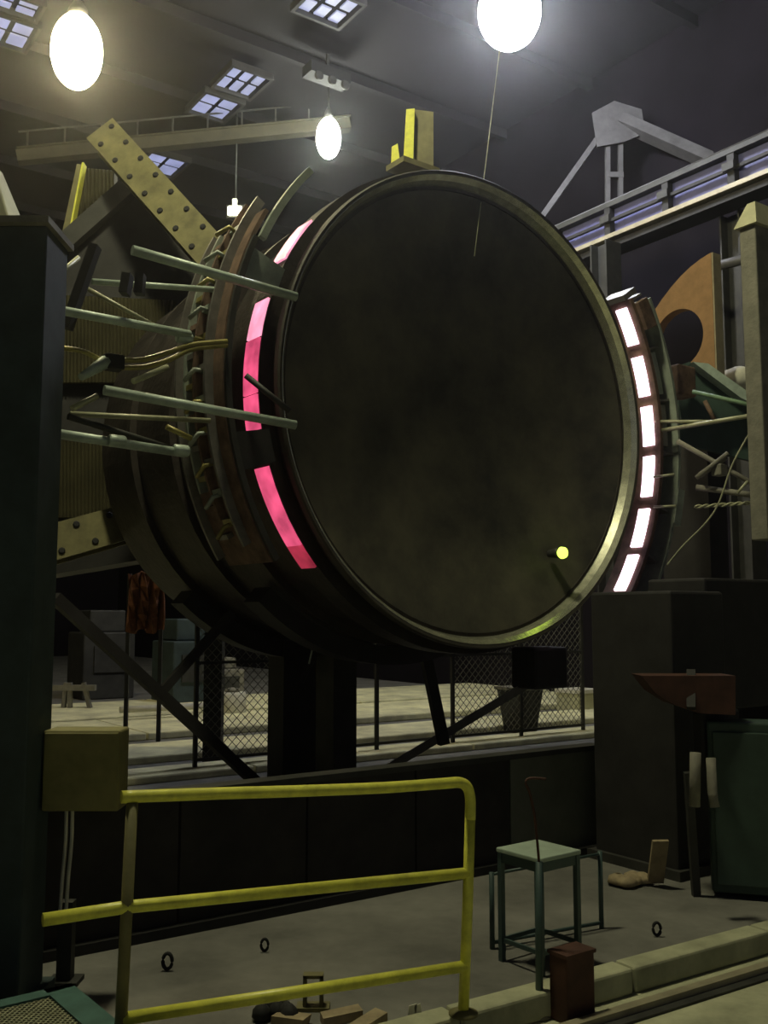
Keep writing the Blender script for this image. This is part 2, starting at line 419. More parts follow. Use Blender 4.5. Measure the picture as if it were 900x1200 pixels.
# shallow dished end plate
bm = new(); rings = []
for r, d in ((1.775, 0.105), (1.70, 0.12), (1.4, 0.19), (1.0, 0.25), (0.5, 0.29), (0.12, 0.30)):
    rings.append([bm.verts.new(dr(r, 360 * k / 96, d)) for k in range(96)])
for a, b in zip(rings, rings[1:]):
    for k in range(96):
        f = bm.faces.new((a[k], a[(k + 1) % 96], b[(k + 1) % 96], b[k])); f.smooth = True
bm.faces.new(rings[-1]); ep = obj('end_plate', bm, M_plate, t)
bm = new(); sector(bm, rect(1.80, 1.90, 0.18, 0.40), 0, 360, 96); ty_ = obj('tyre', bm, M_shell, t)
for d in (0.95, 1.7, 2.5):
    bm = new(); sector(bm, rect(1.80, 1.86, d, d + 0.06), 0, 360, 72); obj('stiffening_ring', bm, M_shell, t)
def ang_y(r, d, y, left):
    """angle at which a circle of the drum frame stands at the given photograph height"""
    best = None
    for k in range(-900, 901):
        a = k * 0.1 if not left else 180 - k * 0.1
        p = dr(r, a, d) - Vector((0, 0, EYE))
        yy = 600 - FPX * p.dot(_U) / p.dot(_F)
        if best is None or abs(yy - y) < best[0]: best = (abs(yy - y), a)
    return best[1]
for y0, y1, m in ((262, 276, E_pinkw), (276, 306, E_pinkw), (352, 396, E_pinkw), (398, 462, E_pink), (464, 505, E_pink), (548, 600, E_pink), (600, 640, E_pink), (640, 666, E_red)):
    a0, a1 = ang_y(1.915, 0.28, y0, True), ang_y(1.915, 0.28, y1, True)
    bm = new(); sector(bm, rect(1.895, 1.915, 0.19, 0.37), a0, a1, 8)
    obj('hot_band', bm, m, t, label='glowing pink hot strip on the drum edge')
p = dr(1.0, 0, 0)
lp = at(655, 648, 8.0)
# glowing bulb standing in for a reflection, set on the plate itself
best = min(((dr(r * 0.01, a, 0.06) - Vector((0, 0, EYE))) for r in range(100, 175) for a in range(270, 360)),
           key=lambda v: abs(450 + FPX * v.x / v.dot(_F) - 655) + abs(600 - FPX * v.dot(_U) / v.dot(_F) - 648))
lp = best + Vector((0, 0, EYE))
bm = new(); lathe(bm, lp, [(0.03, 0.10), (0.045, 0.0), (0.04, -0.02)], 14, DB); lh = obj('glint_base', bm, M_dark2, t)
bm = new(); lathe(bm, lp - DB * 0.03, [(0.035, 0.01), (0.05, -0.01), (0.045, -0.04), (0.02, -0.06)], 14, DB); obj('glowing_face', bm, E_glint, lh, label='small glowing yellow green spot standing in for a reflection')

# yellow bracket on the drum
p = at(482, 196, 8.15)
t = thing('lifting_bracket', 'yellow steel bracket standing on top of the drum', 'bracket', p)
X1 = Vector((1, 0, 0)); Y1 = Vector((0, 1, 0))
def pl(name, poly, y, th, m, par):
    return obj(name, mk(prism, [at(a, b, y) for a, b in poly], Vector((0, th, 0))), m, par)
pl('back_plate', ((484, 128), (508, 131), (508, 198), (486, 198)), 8.2, 0.04, M_yelo, t)
pl('web', ((476, 128), (486, 127), (484, 198), (472, 198)), 8.14, 0.10, M_yel, t)
pl('foot_rib', ((459, 172), (466, 168), (470, 198), (458, 198)), 8.12, 0.08, M_yel, t)
bm = new(); boxc(bm, at(484, 199, 8.18), DH, DB, ZZ, 0.40, 0.25, 0.05); obj('base_plate', bm, M_yelo, t)

# ------------------------------------------------------------------ left heater
HO = dr(2.25, 180, 0.3)
t = thing('heater_arc', 'curved left heater housing with grey green flange ribs hugging the drum', 'heater', HO, 'heater housings around the drum')
A0, A1 = 128, 214
bm = new(); sector(bm, rect(2.16, 2.21, -0.03, 0.01), 138, 156, 18); obj('front_flange', bm, M_heatG, t)
bm = new(); sector(bm, rect(2.20, 2.24, -0.0, 0.03), 156, A1, 30); obj('front_flange', bm, M_dark2, t)
bm = new(); sector(bm, rect(2.22, 2.25, 0.03, 0.62), 150, A1, 48); obj('outer_cover', bm, M_brown, t)
for d, a, b, m in ((0.16, 147, 210, M_heat), (0.32, 147, 205, M_brown), (0.46, 153, 200, M_heatG), (0.60, 152, 212, M_heat)):
    bm = new(); sector(bm, rect(2.24, 2.31, d, d + 0.025), a, b, 36); obj('rib', bm, m, t)
for k in range(11):
    a = 153 + k * 5.2
    bm = new(); sector(bm, rect(2.25, 2.30, 0.185, 0.32), a, a + 1.0, 1); obj('stay', bm, (M_heatG, M_brass, M_heat)[k % 3], t)
    bm = new(); sector(bm, rect(2.25, 2.30, 0.345, 0.46), a + 2.6, a + 3.5, 1); obj('stay', bm, (M_brown, M_heat, M_brass)[k % 3], t)
    bm = new(); tube(bm, [dr(2.25, a + 1, 0.25), dr(2.34, a + 1, 0.25), dr(2.37, a + 2.5, 0.34)], 0.016, 6); obj('terminal', bm, (M_brass, M_heatG)[k % 2], t)
# grey cover plate and dark blocks bridging the gap over the hot band
for y0, y1, m in ((308, 338, M_heatG), (506, 547, M_dark)):
    a0, a1 = ang_y(2.05, 0.12, y0, True), ang_y(2.05, 0.12, y1, True)
    bm = new(); sector(bm, rect(1.93, 2.20, 0.04, 0.10), a0, a1, 5); obj('cover_plate', bm, m, t)
pl('end_plate', ((228, 388), (246, 348), (256, 344), (248, 388)), 6.6, 0.03, M_heatG, t)
bm = new(); tube(bm, [at(288, 440, 6.25), at(340, 482, 6.3)], 0.02, 8); obj('tie_rod', bm, M_dark2, t)
for (a, b, c_, d_) in ((300, 325, 0, 0), (258, 312, 0, 0)): pass

# ------------------------------------------------------------------ right heater
t = thing('heater_arc', 'curved right heater housing with six white hot tiles beside the drum', 'heater', dr(2.28, -25, 0.3), 'heater housings around the drum')
Rh = 2.28
spans = [(363, 405), (419, 465), (477, 523), (535, 582), (597, 641), (651, 692)]
angs = [(ang_y(Rh, 0.25, a, False), ang_y(Rh, 0.25, b, False)) for a, b in spans]
aT, aB = angs[0][0] + 1.5, angs[-1][1] - 3
bm = new(); sector(bm, rect(Rh + 0.01, Rh + 0.05, 0.10, 0.42), aB, aT, 40); obj('tile_backing', bm, M_brown, t)
bm = new(); sector(bm, rect(Rh + 0.05, 2.50, 0.40, 0.43), aB, aT, 40); obj('back_plate', bm, M_heat, t)
bm = new(); sector(bm, rect(2.50, 2.53, 0.06, 0.42), aB, aT - 2, 40); obj('outer_flange', bm, M_heatG, t)
for a0, a1 in angs:
    bm = new(); sector(bm, rect(Rh - 0.012, Rh + 0.012, 0.165, 0.285), a1, a0, 6); obj('heating_tile', bm, E_hot, t, label='white hot glowing tile')
    bm = new(); sector(bm, rect(Rh + 0.05, 2.50, 0.12, 0.40), a0 + 0.7, a0 + 1.2, 1); obj('divider', bm, M_heat, t)
for k, m in ((1, M_heatG), (2, M_heat)):
    a0, a1 = angs[k]
    bm = new(); sector(bm, rect(Rh + 0.06, 2.45, 0.14, 0.16), a1, a0, 4); obj('cover_plate', bm, m, t)
bm = new(); sector(bm, rect(2.505, 2.60, 0.05, 0.10), angs[4][0] - 1.5, angs[3][1] + 3, 3); obj('junction_plate', bm, M_heatG, t)
bm = new(); sector(bm, rect(2.25, 2.45, 0.12, 0.40), aT + 0.3, aT + 1.6, 2); obj('top_cap', bm, M_heat, t)
bm = new(); sector(bm, rect(2.33, 2.48, 0.06, 0.12), angs[0][1] + 2.5, angs[0][0], 3); obj('cover_plate', bm, M_brown, t)

# ------------------------------------------------------------------ drum support
t = thing('drum_support', 'dark steel stand with columns and sloping braces under the drum', 'stand', Vector((-0.5, 9.2, 0)))
for d in (1.1, 2.45):
    bm = new(); sector(bm, rect(1.865, 2.02, d, d + 0.25), 228, 312, 28); obj('saddle', bm, M_dark, t)
for px, Y, wd, m in ((347, 9.5, 0.44, M_dark), (394, 8.9, 0.24, M_dark2)):
    p = at(px, 800, Y); bm = new(); hbox(bm, Vector((p.x, p.y, 0)), wd, 0.3, 1.42); obj('column', bm, m, t)
def br(a, ya, b, yb, w, m=M_dark): obj('brace', mk(bar, at(*a, ya), at(*b, yb), w, w), m, t)
br((64, 700), 7.4, (306, 922), 8.8, 0.085)
br((272, 718), 8.6, (188, 812), 8.3, 0.07)
br((622, 800), 8.7, (415, 924), 8.9, 0.07, M_heat)
br((498, 765), 8.7, (520, 872), 8.75, 0.09)
bm = new(); boxc(bm, at(632, 782, 8.75), DH, DB, ZZ, 0.42, 0.3, 0.36); obj('drive_block', bm, M_dark, t, bevel=0.03)
br((382, 742), 8.9, (352, 800), 8.9, 0.05)
bm = new(); tube(bm, [at(372, 735, 8.2), at(362, 778, 8.2)], 0.008, 6); obj('rod', bm, M_tube, t)

# ------------------------------------------------------------------ low skirting wall in front of the drum pit
W0 = fl(445, 1047)
def wl(s, z=0.0, o=0.0):
    return Vector((W0.x, W0.y, 0)) + HH * s + BB * o + ZZ * z
t = thing('low_wall', 'low black steel skirting wall along the floor in front of the drum', 'low wall', wl(0))
for i in range(8):
    s0 = -4.4 + i * 0.78
    obj('skirting_panel', mk(boxo, wl(s0), HH * (0.765 if i < 7 else 0.86), BB * 0.06, ZZ * 0.70), M_skirt if i < 7 else M_panel, t)
bm = new(); boxo(bm, wl(-4.4, 0.70, -0.03), HH * 6.33, BB * 0.13, ZZ * 0.035); obj('top_rail', bm, M_dark2, t)
bm = new(); boxo(bm, wl(-4.4, 0, -0.05), HH * 6.33, BB * 0.05, ZZ * 0.05); obj('foot_strip', bm, M_dark, t)

# ------------------------------------------------------------------ rear floor slabs seen under the drum
for k, (y, dep, hz, lab) in enumerate(((906, 0.55, 0.08, 'nearest pale concrete slab strip on the floor behind the drum'),
                                      (884, 1.1, 0.09, 'second pale concrete slab strip on the floor behind the drum'),
                                      (858, 2.0, 0.10, 'third pale concrete slab strip on the floor behind the drum'),
                                      (838, 2.6, 0.12, 'farthest pale concrete slab strip on the floor behind the drum'))):
    p = fl(300, y)
    t = thing('floor_slab', lab, 'slab', p, 'slab strips behind the drum')
    for i in range(-3, 5):
        obj('concrete_slab', mk(boxo, p + HH * (i * 3.0 + 0.7 * k), HH * 2.98, BB * dep, ZZ * hz), M_slab, t, bevel=0.02)

# ------------------------------------------------------------------ mesh fence
FP = fl(228, 908)
t = thing('mesh_fence', 'wire mesh fence standing behind the drum stand', 'fence', FP)
for i in range(0, 6):
    q = FP + HH * (i * 1.15)
    obj('post', mk(boxc, q + ZZ * 0.95, HH, BB, ZZ, 0.04, 0.04, 1.9), M_dark2, t)
for z in (0.15, 1.15, 1.88):
    bm = new(); bar(bm, FP + ZZ * z, FP + HH * 5.75 + ZZ * z, 0.025, 0.03); obj('rail', bm, M_dark2, t)
bm = new()
for i in range(0, 5):
    q = FP + HH * (i * 1.15)
    if i in (1, 2): continue
    st = 0.10; Wd, Hd = 1.15, 1.73
    for sg in (1, -1):
        k = -Hd
        while k < Wd:
            a0 = max(0, k); a1 = min(Wd, k + Hd)
            if a1 > a0:
                z0 = a0 - k; z1 = a1 - k
                if sg < 0: a0, a1 = Wd - a0, Wd - a1
                bar(bm, q + HH * a0 + ZZ * (0.15 + z0), q + HH * a1 + ZZ * (0.15 + z1), 0.006, 0.006)
            k += st
obj('wire_mesh', bm, M_wire, t, kind='stuff')

# ------------------------------------------------------------------ machine housing at the left with corrugated sheets and bolted girders
my = 10.6
t = thing('machine_housing', 'dark gabled machine housing with yellowed corrugated sheets at left', 'machine', Vector((at(160, 600, my).x, my + 0.6, 0)))
out = [(20, 330), (138, 226), (172, 212), (262, 318), (262, 640), (20, 680)]
bm = new(); prism(bm, [at(a, b, my) for a, b in out], Vector((-0.6, 1.6, 0))); obj('body', bm, M_dark, t)
for px in (30, 252):
    p = at(px, 640, my + 0.5); bm = new(); boxo(bm, Vector((p.x - 0.1, p.y, 0)), Vector((0.2, 0, 0)), Vector((0, 0.2, 0)), ZZ * (p.z + 0.1)); obj('leg', bm, M_dark, t)
bm = new(); bar(bm, at(60, 300, my - 0.1), at(152, 218, my - 0.1), 0.12, 0.20); obj('gable_beam', bm, M_dark2, t)
def corrugated(x0, x1, y0a, y0b, y1, Y, step=4.2):
    bm = new(); n = int((x1 - x0) / step * 2)
    row = []
    for k in range(n + 1):
        x = x0 + (x1 - x0) * k / n
        top = at(x, y0a + (y0b - y0a) * k / n, Y - (0.045 if k % 2 else 0)); bot = at(x, y1, Y - (0.045 if k % 2 else 0))
        row.append((bm.verts.new(top), bm.verts.new(bot), bm.verts.new(top + Vector((0, 0.06, 0))), bm.verts.new(bot + Vector((0, 0.06, 0)))))
    for a, b in zip(row, row[1:]):
        bm.faces.new((a[0], b[0], b[1], a[1])); bm.faces.new((a[2], a[3], b[3], b[2]))
        bm.faces.new((a[0], a[2], b[2], b[0])); bm.faces.new((a[1], b[1], b[3], a[3]))
    return bm
obj('corrugated_sheet', corrugated(60, 205, 345, 352, 448, my - 0.12), M_corr, t)
obj('corrugated_sheet', corrugated(60, 196, 514, 532, 606, my - 0.12), M_corr, t)
obj('corrugated_sheet', corrugated(92, 136, 196, 200, 268, my + 0.45), M_corr, t)
def girder(name, label, a, b, Ya, Yb, wd, mtl, nb, par=None):
    pa, pb = at(*a, Ya), at(*b, Yb)
    g = thing(name, label, 'girder', pa if pa.z < pb.z else pb, 'bolted girders')
    d = (pb - pa).normalized(); face = Vector((0, -1, 0)); side = d.cross(face).normalized(); nrm = side.cross(d).normalized()
    if nrm.y > 0: nrm = -nrm
    bm = new(); boxo(bm, pa - side * wd / 2 - nrm * 0.25, side * wd, nrm * 0.03 - nrm * 0.0, pb - pa)
    obj('rear_plate', bm, mtl, g)
    bm = new(); boxo(bm, pa - side * wd / 2, side * wd, nrm * 0.03, pb - pa); obj('front_plate', bm, mtl, g)
    bm = new(); boxo(bm, pa - side * 0.02 - nrm * 0.24, side * 0.04, nrm * 0.24, pb - pa); obj('web', bm, mtl, g)
    L = (pb - pa).length
    for i in range(nb):
        for s in (-0.3, 0.3):
            q = pa + d * (L * (i + 0.5 + (0.18 if s > 0 else -0.18)) / nb) + side * (wd * s) + nrm * 0.03
            bm = new(); lathe(bm, q, [(0.032, 0), (0.032, 0.014), (0.022, 0.02)], 8, nrm); obj('bolt', bm, M_black, g)
    return g
girder('bolted_girder', 'sloping yellow bolted girder rising at upper left beside the drum', (118, 152), (262, 312), 10.2, 9.4, 0.36, M_yelo, 8)
girder('bolted_girder', 'lower yellow bolted girder lying under the corrugated sheets', (40, 642), (262, 580), 9.0, 9.9, 0.34, M_yelo, 6)
# slim yellow upright
t = thing('yellow_upright', 'slim yellow steel upright standing beside the gabled housing', 'post', at(80, 275, 10.9))
bm = new(); prism(bm, [at(a, b, 10.9) for a, b in ((90, 192), (97, 193), (80, 276), (72, 276))], Vector((0, 0.03, 0))); obj('flange', bm, M_yelo, t)
bm = new(); prism(bm, [at(a, b, 10.86) for a, b in ((96, 190), (98, 190), (82, 274), (80, 274))], Vector((0, 0.12, 0))); obj('flange_lip', bm, M_yel, t)

# ------------------------------------------------------------------ tubular frames
def tubes(name, label, cat, base, lst):
    t = thing(name, label, cat, base)
    for a, ya, b, yb, r, m, *nm in lst:
        obj(nm[0] if nm else 'tube', mk(tube, [at(*a, ya), at(*b, yb)], r, 12), m, t)
    return t
t = tubes('tubular_frame', 'pale green tubular support frame reaching from the column to the drum', 'support frame', at(150, 540, 5.6), [
    ((155, 293), 5.55, (347, 348), 6.15, 0.030, M_tube), ((108, 330), 5.9, (276, 341), 6.4, 0.020, M_tube),
    ((52, 360), 5.3, (222, 392), 6.0, 0.027, M_tube), ((122, 457), 5.5, (346, 498), 6.15, 0.030, M_tube),
    ((82, 485), 5.7, (246, 493), 6.2, 0.017, M_tubeY), ((66, 508), 5.3, (216, 531), 6.0, 0.028, M_tube),
    ((100, 337), 5.8, (194, 389), 6.0, 0.014, M_tubeY), ((84, 479), 5.5, (114, 464), 5.6, 0.018, M_tubeY),
    ((156, 447), 5.6, (196, 430), 5.8, 0.018, M_tubeY), ((54, 333), 5.4, (92, 302), 5.6, 0.014, M_tubeY),
    ((80, 488), 5.6, (205, 527), 6.1, 0.020, M_dark2, 'dark_tube'), ((195, 500), 5.9, (224, 514), 6.0, 0.018, M_brass, 'stay'),
])
for a, b, Y, w_ in (((112, 288), (78, 385), 5.7, 0.085), ((150, 322), (146, 345), 5.75, 0.09), ((165, 322), (163, 345), 5.75, 0.07)):
    obj('clamp_bar', mk(bar, at(*a, Y - 0.15), at(*b, Y - 0.15), w_, 0.05), M_dark, t)
for px, py, Y in ((216, 396, 6.0), (212, 528, 5.95), (137, 517, 5.55)):
    bm = new(); lathe(bm, at(px, py, Y), [(0.03, -0.05), (0.037, -0.04), (0.037, 0.04), (0.03, 0.05)], 12, HH); obj('coupling', bm, M_tube, t)
bm = new(); boxc(bm, at(132, 425, 5.7), HH, BB, ZZ, 0.12, 0.1, 0.09); obj('valve_block', bm, M_black, t, bevel=0.01)
bm = new(); tube(bm, [at(95, 442, 5.5), at(124, 424, 5.66)], 0.022, 10, True, 0.04); obj('nozzle', bm, M_tube, t)
bm = new(); tube(bm, bez([at(74, 408, 5.5), at(98, 412, 5.6), at(122, 424, 5.7)]), 0.016, 8); obj('hose', bm, M_brass, label='short greasy hose behind the nozzle near the dark column', cat='hose')
for dy, lab in ((0, 'upper greasy yellow pipe curving towards the left heater'), (9, 'lower greasy yellow pipe curving towards the left heater')):
    bm = new(); tube(bm, bez([at(142, 422 + dy, 5.7), at(170, 421 + dy, 5.8), at(200, 412 + dy, 5.9), at(225, 404 + dy * 0.6, 6.0), at(266, 400 + dy * 0.5, 6.15)]), 0.016, 8)
    obj('curved_pipe', bm, M_brass, label=lab, cat='pipe', group='greasy pipes')

# right side
t = tubes('tubular_frame', 'thin tubular frame with crossing rods at right of the glowing tiles', 'support frame', at(840, 590, 8.6), [
    ((768, 494), 9.0, (838, 494), 8.6, 0.016, M_tubeY), ((772, 505), 9.0, (898, 484), 8.2, 0.020, M_tubeY),
    ((794, 517), 8.6, (902, 578), 8.2, 0.022, M_grey), ((816, 571), 8.5, (902, 583), 8.2, 0.026, M_grey),
    ((816, 560), 8.35, (853, 531), 8.3, 0.020, M_grey), ((820, 557), 8.4, (850, 536), 8.35, 0.026, M_grey),
    ((876, 564), 8.2, (864, 578), 8.2, 0.012, M_tubeY), ((766, 559), 8.9, (790, 556), 8.8, 0.012, M_tubeY),
    ((766, 594), 8.9, (792, 593), 8.8, 0.012, M_tubeY), ((812, 459), 8.9, (890, 477), 8.5, 0.020, M_green), ((826, 470), 8.8, (838, 494), 8.75, 0.02, M_brown),
])
bm = new(); boxc(bm, at(843, 551, 8.35), HH, BB, ZZ, 0.10, 0.1, 0.10); obj('clamp', bm, M_grey, t, bevel=0.01)
# twisted pair of ropes
bm = new()
for ph in (0, PI):
    tube(bm, [at(814 + 84 * k / 40, 594 - 6 * k / 40 + 1.5 * math.sin(ph + k * 0.7), 8.5 - 0.3 * k / 40 + 0.011 * math.cos(ph + k * 0.7)) for k in range(41)], 0.010, 6)
obj('twisted_cable', bm, M_tubeY, label='twisted yellowish cable strung level beside the right heater', cat='cable')
bm = new(); tube(bm, bez([at(878, 508, 8.1), at(858, 545, 8.15), at(842, 590, 8.2), at(826, 614, 8.25), at(800, 640, 8.35), at(782, 662, 8.4)]), 0.008, 6)
obj('loose_wire', bm, M_tubeY, label='thin loose wire drooping down at the right of the heater', cat='wire')
# green beams
t = thing('green_beam', 'green painted steel beam with a pale sloping top flange at right', 'beam', at(850, 480, 9.3))
pl('top_flange', ((812, 424), (830, 426), (892, 470), (892, 477), (868, 466)), 9.45, 0.20, M_tube, t)
pl('web', ((808, 424), (868, 466), (892, 478), (892, 484), (800, 500), (790, 430)), 9.6, 0.08, M_greenD, t)
pl('rear_web', ((770, 450), (900, 500), (900, 545), (800, 520), (775, 505)), 9.8, 0.06, M_greenD, t)
bm = new(); boxc(bm, at(796, 448, 9.3), HH, BB, ZZ, 0.26, 0.2, 0.30)
obj('motor_box', bm, M_brown, label='brown box beside the upper right of the glowing tiles', cat='box', bevel=0.02)
# plate with hole: face looks left, near edge on the right
pe = at(838, 430, 10.0); Vb = BB.copy(); hp = 1.0
t = thing('holed_plate', 'orange brown upright plate with a big round hole at right', 'plate', pe)
def pp(s, z, o=0.0): return Vector((pe.x, pe.y, pe.z)) + Vb * (s * 1.09) + ZZ * (z * 1.09) + HH * o
bm = new(); N = 40
hc = (0.42, 0.37); hr = 0.30
outl = [(0, -0.35), (0, 1.13)] + [(0.12 * k, 1.13 - 0.018 * k - 0.0085 * k * k) for k in range(1, 9)] + [(0.96, -0.35)]
# outline sampled by angle around the hole
def ray_out(an):
    dx, dz = math.cos(an), math.sin(an); best = 9
    for i in range(len(outl)):
        (x0, z0), (x1, z1) = outl[i], outl[(i + 1) % len(outl)]
        ex, ez = x1 - x0, z1 - z0; den = dx * ez - dz * ex
        if abs(den) < 1e-9: continue
        tt = ((x0 - hc[0]) * ez - (z0 - hc[1]) * ex) / den; uu = ((x0 - hc[0]) * dz - (z0 - hc[1]) * dx) / den
        if tt > 0 and -1e-6 <= uu <= 1 + 1e-6: best = min(best, tt)
    return best
angl = sorted([2 * PI * k / N for k in range(N)] + [math.atan2(z - hc[1], x - hc[0]) % (2 * PI) for x, z in outl])
L4 = []
for an in angl:
    ro = ray_out(an); c_, s_ = math.cos(an), math.sin(an)
    L4.append([bm.verts.new(pp(hc[0] + c_ * r, hc[1] + s_ * r, o)) for r, o in ((hr, 0), (ro, 0), (ro, 0.12), (hr, 0.12))])
n = len(L4)
for k in range(n):
    a, b = L4[k], L4[(k + 1) % n]
    for j in range(4): bm.faces.new((a[j], a[(j + 1) % 4], b[(j + 1) % 4], b[j]))
bmesh.ops.remove_doubles(bm, verts=bm.verts, dist=1e-5)
obj('plate', bm, M_ply, t)
bm = new(); boxo(bm, pp(-0.02, -0.35), BB * 0.018, HH * 0.13, ZZ * 1.61); obj('edge_strip', bm, M_plyE, t)
p = pp(0.4, -0.35); bm = new(); boxo(bm, Vector((p.x, p.y, 0)) - BB * 0.3, BB * 0.6, HH * 0.3, ZZ * (p.z)); obj('stand', bm, M_dark, t)
bm = new(); lathe(bm, at(866, 444, 10.4), [(0.02, -0.12), (0.16, -0.1), (0.2, 0), (0.17, 0.08), (0.05, 0.13)], 14)
o = obj('white_bundle', bm, M_white, label='pale bundle lying behind the green beam', cat='bundle')

# grey post at the right edge
p = at(900, 632, 7.2)
t = thing('grey_post', 'rough grey post with a pale cream cap at the right edge', 'post', p)
zt = at(886, 262, 7.2).z
o_ = Vector((p.x, p.y, p.z))
bm = new(); boxo(bm, o_, HH * 0.34, BB * 0.14, ZZ * (zt - p.z)); obj('shaft', bm, M_grey, t, bevel=0.01)
bm = new(); hexa(bm, [o_ + ZZ * (zt - p.z) + v for v in (HH * -0.03 - BB * 0.03, HH * 0.37 - BB * 0.03, HH * 0.37 + BB * 0.17, HH * -0.03 + BB * 0.17)] +
                   [o_ + ZZ * (zt - p.z + 0.21) + v for v in (HH * 0.07 + BB * 0.04, HH * 0.30 + BB * 0.04, HH * 0.30 + BB * 0.11, HH * 0.07 + BB * 0.11)])
obj('cap', bm, M_pale, t)
# ------------------------------------------------------------------ right pedestal and machine
p = fl(698, 1005) - BB * 0.7
t = thing('machine_pedestal', 'massive black machine pedestal right of the drum under the grey post', 'pedestal', p)
zt = at(698, 692, p.y).z
bm = new(); boxo(bm, Vector((p.x, p.y, 0)), HH * 0.55, BB * 0.7, ZZ * zt); obj('column', bm, M_dark, t, bevel=0.02)
bm = new(); boxo(bm, Vector((p.x, p.y, 0)) + HH * 0.55 + BB * 0.15 + ZZ * 1.0, HH * 2.4, BB * 0.5, ZZ * (zt - 1.0 + 0.10)); obj('bed', bm, M_dark, t, bevel=0.02)
bm = new(); boxo(bm, Vector((p.x, p.y, 0)) + HH * 1.5 + BB * 0.3, HH * 1.5, BB * 0.35, ZZ * 1.0); obj('rear_foot', bm, M_dark, t)
bm = new(); boxo(bm, Vector((p.x, p.y, 0)) - HH * 0.04 - BB * 0.04, HH * 0.63, BB * 0.78, ZZ * 0.06); obj('foot_plate', bm, M_dark2, t)
my2 = 5.9
t = thing('rust_shield', 'rust red curved guard plate hanging under the machine bed at right', 'guard', at(810, 838, my2))
outl2 = [(752, 792), (862, 792), (862, 838), (820, 836), (790, 826), (768, 812)]
bm = new(); prism(bm, [at(a, b, my2) for a, b in outl2], Vector((0, 0.25, 0))); obj('plate', bm, M_rust, t)
bm = new(); bar(bm, at(810, 786, my2 + 0.1), at(810, 830, my2 - 0.02), 0.05, 0.04); obj('hanger', bm, M_dark, t)
bm = new(); boxc(bm, at(840, 864, 6.16), HH, BB, ZZ, 0.36, 0.09, 0.34)
obj('drive_box', bm, M_dark, label='black box hanging below the rust red guard', cat='box', bevel=0.02)
t = thing('pipe_pair', 'two short pale pipes hanging beside the green cabinet', 'pipes', at(824, 945, 5.55))
bm = new(); tube(bm, [at(815, 882, 5.55), at(814, 945, 5.55)], 0.030, 10); obj('pipe', bm, M_grey, t)
bm = new(); tube(bm, [at(833, 888, 5.5), at(835, 930, 5.48), at(838, 946, 5.46)], 0.026, 10); obj('pipe', bm, M_grey, t)
# green cabinet
p = fl(835, 1052)
t = thing('green_cabinet', 'deep green steel cabinet standing at the right edge', 'cabinet', p)
zc = at(832, 845, p.y).z
VX = Vector((0.96, -0.28, 0)); VY = Vector((0.28, 0.96, 0))
bm = new(); boxo(bm, Vector((p.x, p.y, 0.03)), VX * 0.9, VY * 0.22, ZZ * (zc - 0.03)); obj('body', bm, M_greenD, t, bevel=0.015)
for k in range(2):
    bm = new(); boxo(bm, Vector((p.x, p.y, 0)) + VX * (0.03 + 0.43 * k) - VY * 0.02 + ZZ * 0.08, VX * 0.41, VY * 0.02, ZZ * (zc - 0.14)); dd = obj('door', bm, M_greenD, t, bevel=0.006)
    bm = new(); boxo(bm, Vector((p.x, p.y, 0)) + VX * (0.40 + 0.08 * k) - VY * 0.045 + ZZ * 0.55, VX * 0.02, VY * 0.025, ZZ * 0.14); obj('handle', bm, M_dark2, dd)
# rag and scraps at the pedestal foot
p = fl(738, 1034); bm = new()
for k in range(6):
    q = p + HH * random.uniform(-0.12, 0.12) + BB * random.uniform(-0.08, 0.08) + ZZ * 0.03
    lathe(bm, q, [(0.02, -0.03), (0.07, -0.01), (0.06, 0.02), (0.02, 0.04)], 7)
obj('rag_heap', bm, M_wood, label='crumpled pale rags on the floor at the pedestal foot', cat='rags')
bm = new(); bar(bm, fl(768, 1038) + ZZ * 0.02, at(774, 985, 6.13), 0.10, 0.02)
obj('leaning_board', bm, M_wood, label='short pale board leaning at the foot of the pedestal', cat='board')
bm = new(); bar(bm, fl(816, 1050), at(806, 905, 5.92), 0.045, 0.045)
obj('leaning_rod', bm, M_dark2, label='dark rod leaning upright left of the pale pipes', cat='rod')

# ------------------------------------------------------------------ left column
p = fl(50, 1162)
t = thing('steel_column', 'big dark teal column standing at the left edge', 'column', p)
zt = at(62, 293, p.y).z
CX = Vector((1, 0, 0)); CY = Vector((0, 1, 0))
o_ = Vector((p.x, p.y, 0))
bm = new(); boxo(bm, o_ - CX * 0.42 - CY * 0.3, CX * 0.42, CY * 0.30, ZZ * zt); obj('shaft', bm, M_teal, t, bevel=0.01)
bm = new(); boxo(bm, o_ - CX * 0.47 - CY * 0.34 + ZZ * zt, CX * 0.49, CY * 0.36, ZZ * 0.03); obj('cap_plate', bm, M_grey, t)
bm = new(); boxo(bm, o_ - CX * 0.46 - CY * 0.34, CX * 0.50, CY * 0.38, ZZ * 0.05); obj('base_plate', bm, M_teal, t)
c0 = o_ - CX * 0.33 + ZZ * (zt + 0.03)
q0 = at(37, 286, p.y - 0.02).x; p = p - CY * 0.32
bm = new(); hexa(bm, [Vector((x, y, zt + 0.03)) for x, y in ((q0 - 0.32, p.y + 0.02), (q0, p.y + 0.02), (q0, p.y + 0.3), (q0 - 0.32, p.y + 0.3))] +
                 [Vector((x, y, zt + 0.34)) for x, y in ((q0 - 0.24, p.y + 0.1), (q0 - 0.12, p.y + 0.1), (q0 - 0.12, p.y + 0.22), (q0 - 0.24, p.y + 0.22))])
obj('tapered_cap', bm, M_pale, label='pale cream tapered block on top of the left column', cat='block', bevel=0.008)

